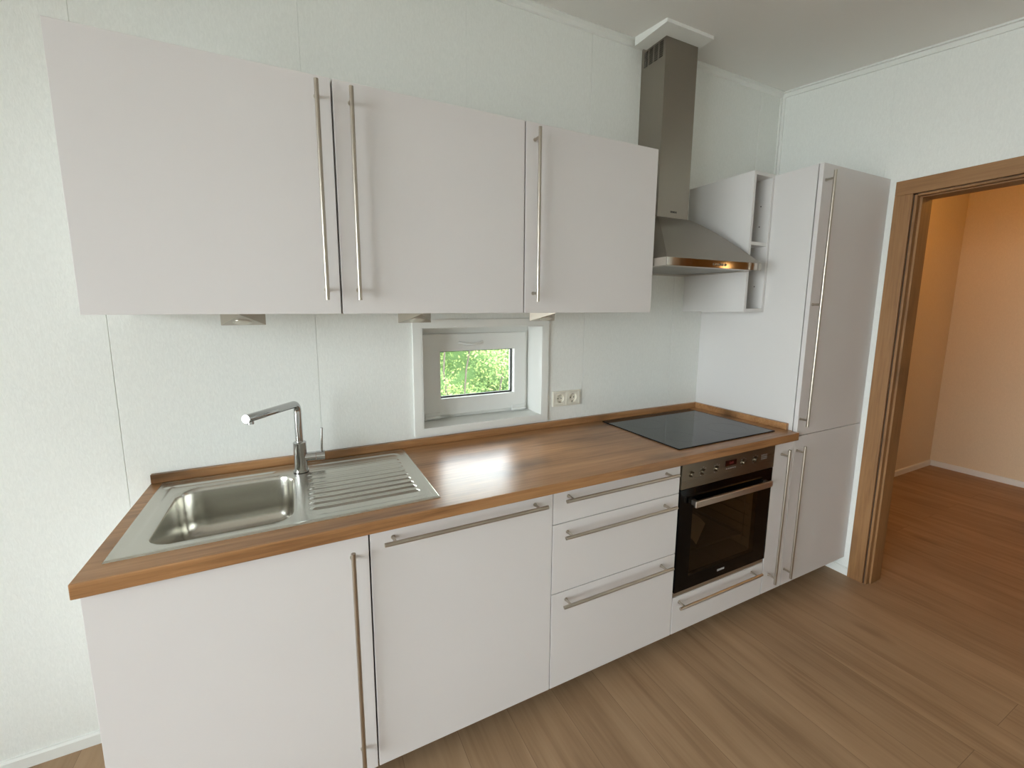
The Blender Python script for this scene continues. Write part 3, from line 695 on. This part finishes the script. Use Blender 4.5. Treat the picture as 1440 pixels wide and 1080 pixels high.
obj('underside', grid_plate([kx0 + .003, kx0 + .04, kx1 - .04, kx1 - .003], [ky0 + .006, ky0 + .05, -.05, -.004], lambda i, j: i == 1 and j == 1, zr0 + .001, zr0 + .004, lambda u, v, w: (u, v, w)), 'steelx', hood)
for k in range(2):
    a = kx0 + .042 + k * .2545; obj('grease_filter', bbox(a, a + .2525, ky0 + .052, -.052, zr0 + .003, zr0 + .012, .002), 'filt', hood)
# chimney: four sheets, left one with real slots
ztop = ZC - .022
bm = multi([(cx0_, cx1_, cy0_, cy0_ + .002, czb, ztop), (cx1_ - .002, cx1_, cy0_ + .002, -.001, czb, ztop)])
ysl = [cy0_ + .0021]; holes = []
for k in range(4):
    a = -.133 + k * .0305; ysl += [a, a + .0225]; holes.append(len(ysl) - 2)
ysl.append(-.0011)
zsl = [czb, ztop - .0] ; zz = [czb]
rows = []
for k in range(8):
    z0 = 2.590 + k * .0088; zz += [z0, z0 + .0056]; rows.append(len(zz) - 2)
zz.append(ztop)
pb = grid_plate(ysl, zz, lambda i, j: i in holes and j in rows, cx0_, cx0_ + .002, lambda u, v, w: (w, u, v))
pb.to_mesh(me); pb.free(); bm.from_mesh(me)
ch = obj('chimney', bm, 'steelz', hood)
obj('slot_shade_block', bbox(cx0_ + .006, cx1_ - .03, cy0_ + .025, -.02, czb + .03, ztop - .01, .01), 'blackm', hood)  # black block close behind the slots stands in for the shade inside
bm = multi([(cx0_ + .002, cx1_ - .002, cy0_ + .002, -.002, czb + .001, czb + .003)]); obj('collar_plate', bm, 'steelz', hood)
text_mesh('brand_lettering', 'SIEMENS', .0115, 'text_dark', ch, (2.792, cy0_ - .0004, 1.9155), (math.pi / 2, 0, 0))
for a in (-.142, -.012): bm = bmn(); cyl(bm, (cx0_ - .001, a, 2.672), (cx0_ + .001, a, 2.672), .003, 10); obj('screw', bm, 'chrome', ch)
# ceiling collar round the chimney
bm = grid_plate([2.614, cx0_ - .001, cx1_ + .001, 2.902], [-.222, cy0_ - .001, -.0305], lambda i, j: i == 1 and j == 1, 2.664, 2.671, lambda u, v, w: (u, v, w))
pb = grid_plate([2.614, 2.620, 2.896, 2.902], [-.222, -.216, -.0305], lambda i, j: i == 1 and j == 1, 2.671, 2.69, lambda u, v, w: (u, v, w)); pb.to_mesh(me); pb.free(); bm.from_mesh(me)
for v in bm.verts:
    if v.co.z > 2.68: v.co.z = zceil(v.co.y) - .0004
tag(obj('ceiling_collar', bm, 'trim', bevel=.001), 'white ceiling collar around the top of the hood chimney', 'trim')

# ------------------------------------------------------------------ double socket
s0, s1, q0, q1 = 2.216, 2.377, .981, 1.056
t = root('wall_socket', ((s0 + s1) / 2, 0, (q0 + q1) / 2), 'white double power socket on the wall right of the small window', 'socket')
obj('cover_frame', grid_plate([s0, s0 + .012, (s0 + s1) / 2 - .006, (s0 + s1) / 2 + .006, s1 - .012, s1], [q0, q0 + .009, q1 - .009, q1], lambda i, j: j == 1 and i in (1, 3), -.0105, -.0005, lambda u, v, w: (u, w, v)), 'socket', t, bevel=.002)
for k in range(2):
    a = s0 + .0125 if k == 0 else (s0 + s1) / 2 + .0065; b_ = a + .0615; cx, cz = (a + b_) / 2, (q0 + q1) / 2
    bm = bmn(); n = 32; R = .0215
    ring0 = []; ring1 = []; ring2 = []; sq = []
    for i in range(n):
        an = 2 * math.pi * i / n; c_, s_ = math.cos(an), math.sin(an)
        m_ = max(abs(c_), abs(s_)); hw_, hh = (b_ - a) / 2, (q1 - q0) / 2 - .0095
        sq.append(bm.verts.new((cx + c_ / m_ * hw_, -.0098, cz + s_ / m_ * hh)))
        ring0.append(bm.verts.new((cx + c_ * R, -.0098, cz + s_ * R))); ring1.append(bm.verts.new((cx + c_ * R * .95, -.001, cz + s_ * R * .95)))
    for i in range(n):
        j = (i + 1) % n
        bm.faces.new((sq[i], sq[j], ring0[j], ring0[i])); bm.faces.new((ring0[i], ring0[j], ring1[j], ring1[i]))
    bm.faces.new(ring1)
    ins = obj('socket_insert', bm, 'socket', t, smooth=True)
    for dx in (-.0095, .0095): bm = bmn(); cyl(bm, (cx + dx, -.0010, cz), (cx + dx, -.0016, cz), .0027, 12); obj('pin_hole', bm, 'dark', ins)
    for a in (.0165, -.0205): obj('earth_clip', multi([(cx - .003, cx + .003, -.008, -.001, cz + a, cz + a + .004)]), 'steelx', ins)

# ------------------------------------------------------------------ outside the little window
struct('ground', multi([(-14, 16, .25, 20, -.5, -.35), (-16, RX0 - .16, -12, .25, -.5, -.35)]), 'lawn')
hg = root('hedge', (3.2, 4.0, -.35), 'dense bright green leafy bushes outside the small window', 'hedge')
core = bmn(); bmesh.ops.create_icosphere(core, subdivisions=4, radius=1)
for v in core.verts:
    v.co = Vector((v.co.x * 3.2 + 3.3, v.co.y * .55 + 4.6, v.co.z * 1.9 + .9)) * 1.0
    v.co.y += .25 * math.sin(v.co.x * 5 + v.co.z * 7); v.co.z = max(v.co.z, -.35)
M['under'] = plain('inner_foliage', (84, 112, 62), .9, bump=.5, bscale=30)
obj('foliage_core', core, 'under', hg, smooth='all')
bm = bmn()
for k in range(36000):
    x = random.uniform(.3, 5.6); z = random.uniform(-.3, 2.3); yb_ = 4.05 - .0 + .25 * math.sin(x * 5 + z * 7) + .28 * math.sin(x * 2.3 + 1) * math.sin(z * 3.1)
    y = yb_ - random.random() ** 1.5 * .55
    c = Vector((x, y, z)); a = random.uniform(0, 6.28); s = random.uniform(.014, .03)
    d = Vector((math.cos(a), random.uniform(-.7, .7), math.sin(a) * .8 - .3)).normalized()
    nrm = Vector((random.uniform(-.6, .6), -1, random.uniform(-.1, 1.1))).normalized(); e = d.cross(nrm).normalized()
    vv = [bm.verts.new(c + d * s), bm.verts.new(c + e * s * .45), bm.verts.new(c - d * s), bm.verts.new(c - e * s * .45)]
    bm.faces.new(vv)
o = obj('leaves', bm, 'leaf', hg, recalc=False); o['kind'] = 'stuff'
for k in range(7):
    bm = bmn(); x = 2.0 + k * .45 + random.uniform(-.1, .1)
    sweep(bm, [(x + .12 * math.sin(i * .9 + k), 3.75 + .1 * math.sin(i + k), -.35 + i * .32) for i in range(8)], .012, 6)
    obj('twig', bm, 'trunk', hg)

# ------------------------------------------------------------------ lamp in the hall
pl = root('pendant_lamp', (5.35, -2.3, 1.90), 'warm glowing pendant lamp in the hall', 'lamp')
bm = bmn(); bmesh.ops.create_uvsphere(bm, u_segments=24, v_segments=14, radius=.04)
for v in bm.verts: v.co += Vector((5.35, -2.3, 1.90))
obj('globe', bm, 'globe', pl, smooth='all')
bm = bmn(); py_ = -2.3; cyl(bm, (5.35, py_, 1.98), (5.35, py_, 2.02), .03, 16); cyl(bm, (5.35, py_, 2.02), (5.35, py_, zceil(py_)), .004, 8); cyl(bm, (5.35, py_, zceil(py_) - .03), (5.35, py_, zceil(py_) - .002), .05, 20)
obj('cord', bm, 'brass', pl, smooth=True)
cl = root('ceiling_lamp', (5.2, -.92, zceil(-.92)), 'round warm ceiling lamp in the hall near the doorway', 'lamp')
bm = bmn(); cyl(bm, (5.2, -.92, zceil(-.92) - .05), (5.2, -.92, zceil(-.92) - .001), .13, 32, .14); obj('lamp_base', bm, 'brass', cl, smooth=True)
bm = bmn(); cyl(bm, (5.2, -.92, zceil(-.92) - .075), (5.2, -.92, zceil(-.92) - .0505), .10, 32, .125); obj('diffuser', bm, 'globe', cl, smooth=True)

# ------------------------------------------------------------------ light
def area(name, loc, rot, sx, sy, energy, color, portal=False):
    l = bpy.data.lights.new(name, 'AREA'); l.shape = 'RECTANGLE'; l.size = sx; l.size_y = sy; l.energy = energy; l.color = color
    o = bpy.data.objects.new(name, l); COL.objects.link(o); o.location = loc; o.rotation_euler = rot
    if portal: l.cycles.is_portal = True
    return o
WORLD = 17
w = bpy.data.worlds.new('sky'); sc.world = w; w.use_nodes = True
bg = w.node_tree.nodes['Background']; bg.inputs['Color'].default_value = (.925, .97, 1.02, 1); bg.inputs['Strength'].default_value = WORLD
area('portal_left', (RX0 - .13, (LY0 + LY1) / 2, (LZ0 + LZ1) / 2), (0, -math.pi / 2, 0), LZ1 - LZ0, LY1 - LY0, 1, (1, 1, 1), True)
area('portal_small', ((WX0 + WX1) / 2, .21, (WZ0 + WZ1) / 2), (-math.pi / 2, 0, 0), WX1 - WX0, WZ1 - WZ0, 1, (1, 1, 1), True)
l = bpy.data.lights.new('ceiling_lamp_bulb', 'POINT'); l.energy = 12.5; l.color = (1, .43, .06); l.shadow_soft_size = .12
o = bpy.data.objects.new('ceiling_lamp_bulb', l); COL.objects.link(o); o.location = (5.2, -.92, zceil(-.92) - .19)

# ------------------------------------------------------------------ camera
cd = bpy.data.cameras.new('camera'); co = bpy.data.objects.new('camera', cd); COL.objects.link(co); sc.camera = co
fw = Vector((math.sin(YAW) * math.cos(PITCH), math.cos(YAW) * math.cos(PITCH), math.sin(PITCH)))
r = Vector((math.cos(YAW), -math.sin(YAW), 0)); u = r.cross(fw)
r2 = math.cos(ROLL) * r + math.sin(ROLL) * u; u2 = -math.sin(ROLL) * r + math.cos(ROLL) * u
mw = Matrix((r2, u2, -fw)).transposed().to_4x4(); mw.translation = Vector(CAM); co.matrix_world = mw
cd.sensor_fit = 'HORIZONTAL'; cd.sensor_width = 36; cd.lens = FPX / 1440 * 36
cd.shift_x = (720 - PPX) / 1440; cd.shift_y = (PPY - 540) / 1440; cd.clip_start = .02; cd.clip_end = 200
vs_ = sc.view_settings; vs_.view_transform = 'Standard'; vs_.look = 'None'; vs_.exposure = 0.0; vs_.gamma = 1
vs_.use_curve_mapping = False
sc.cycles.max_bounces = 10; sc.cycles.diffuse_bounces = 6; sc.cycles.transparent_max_bounces = 12
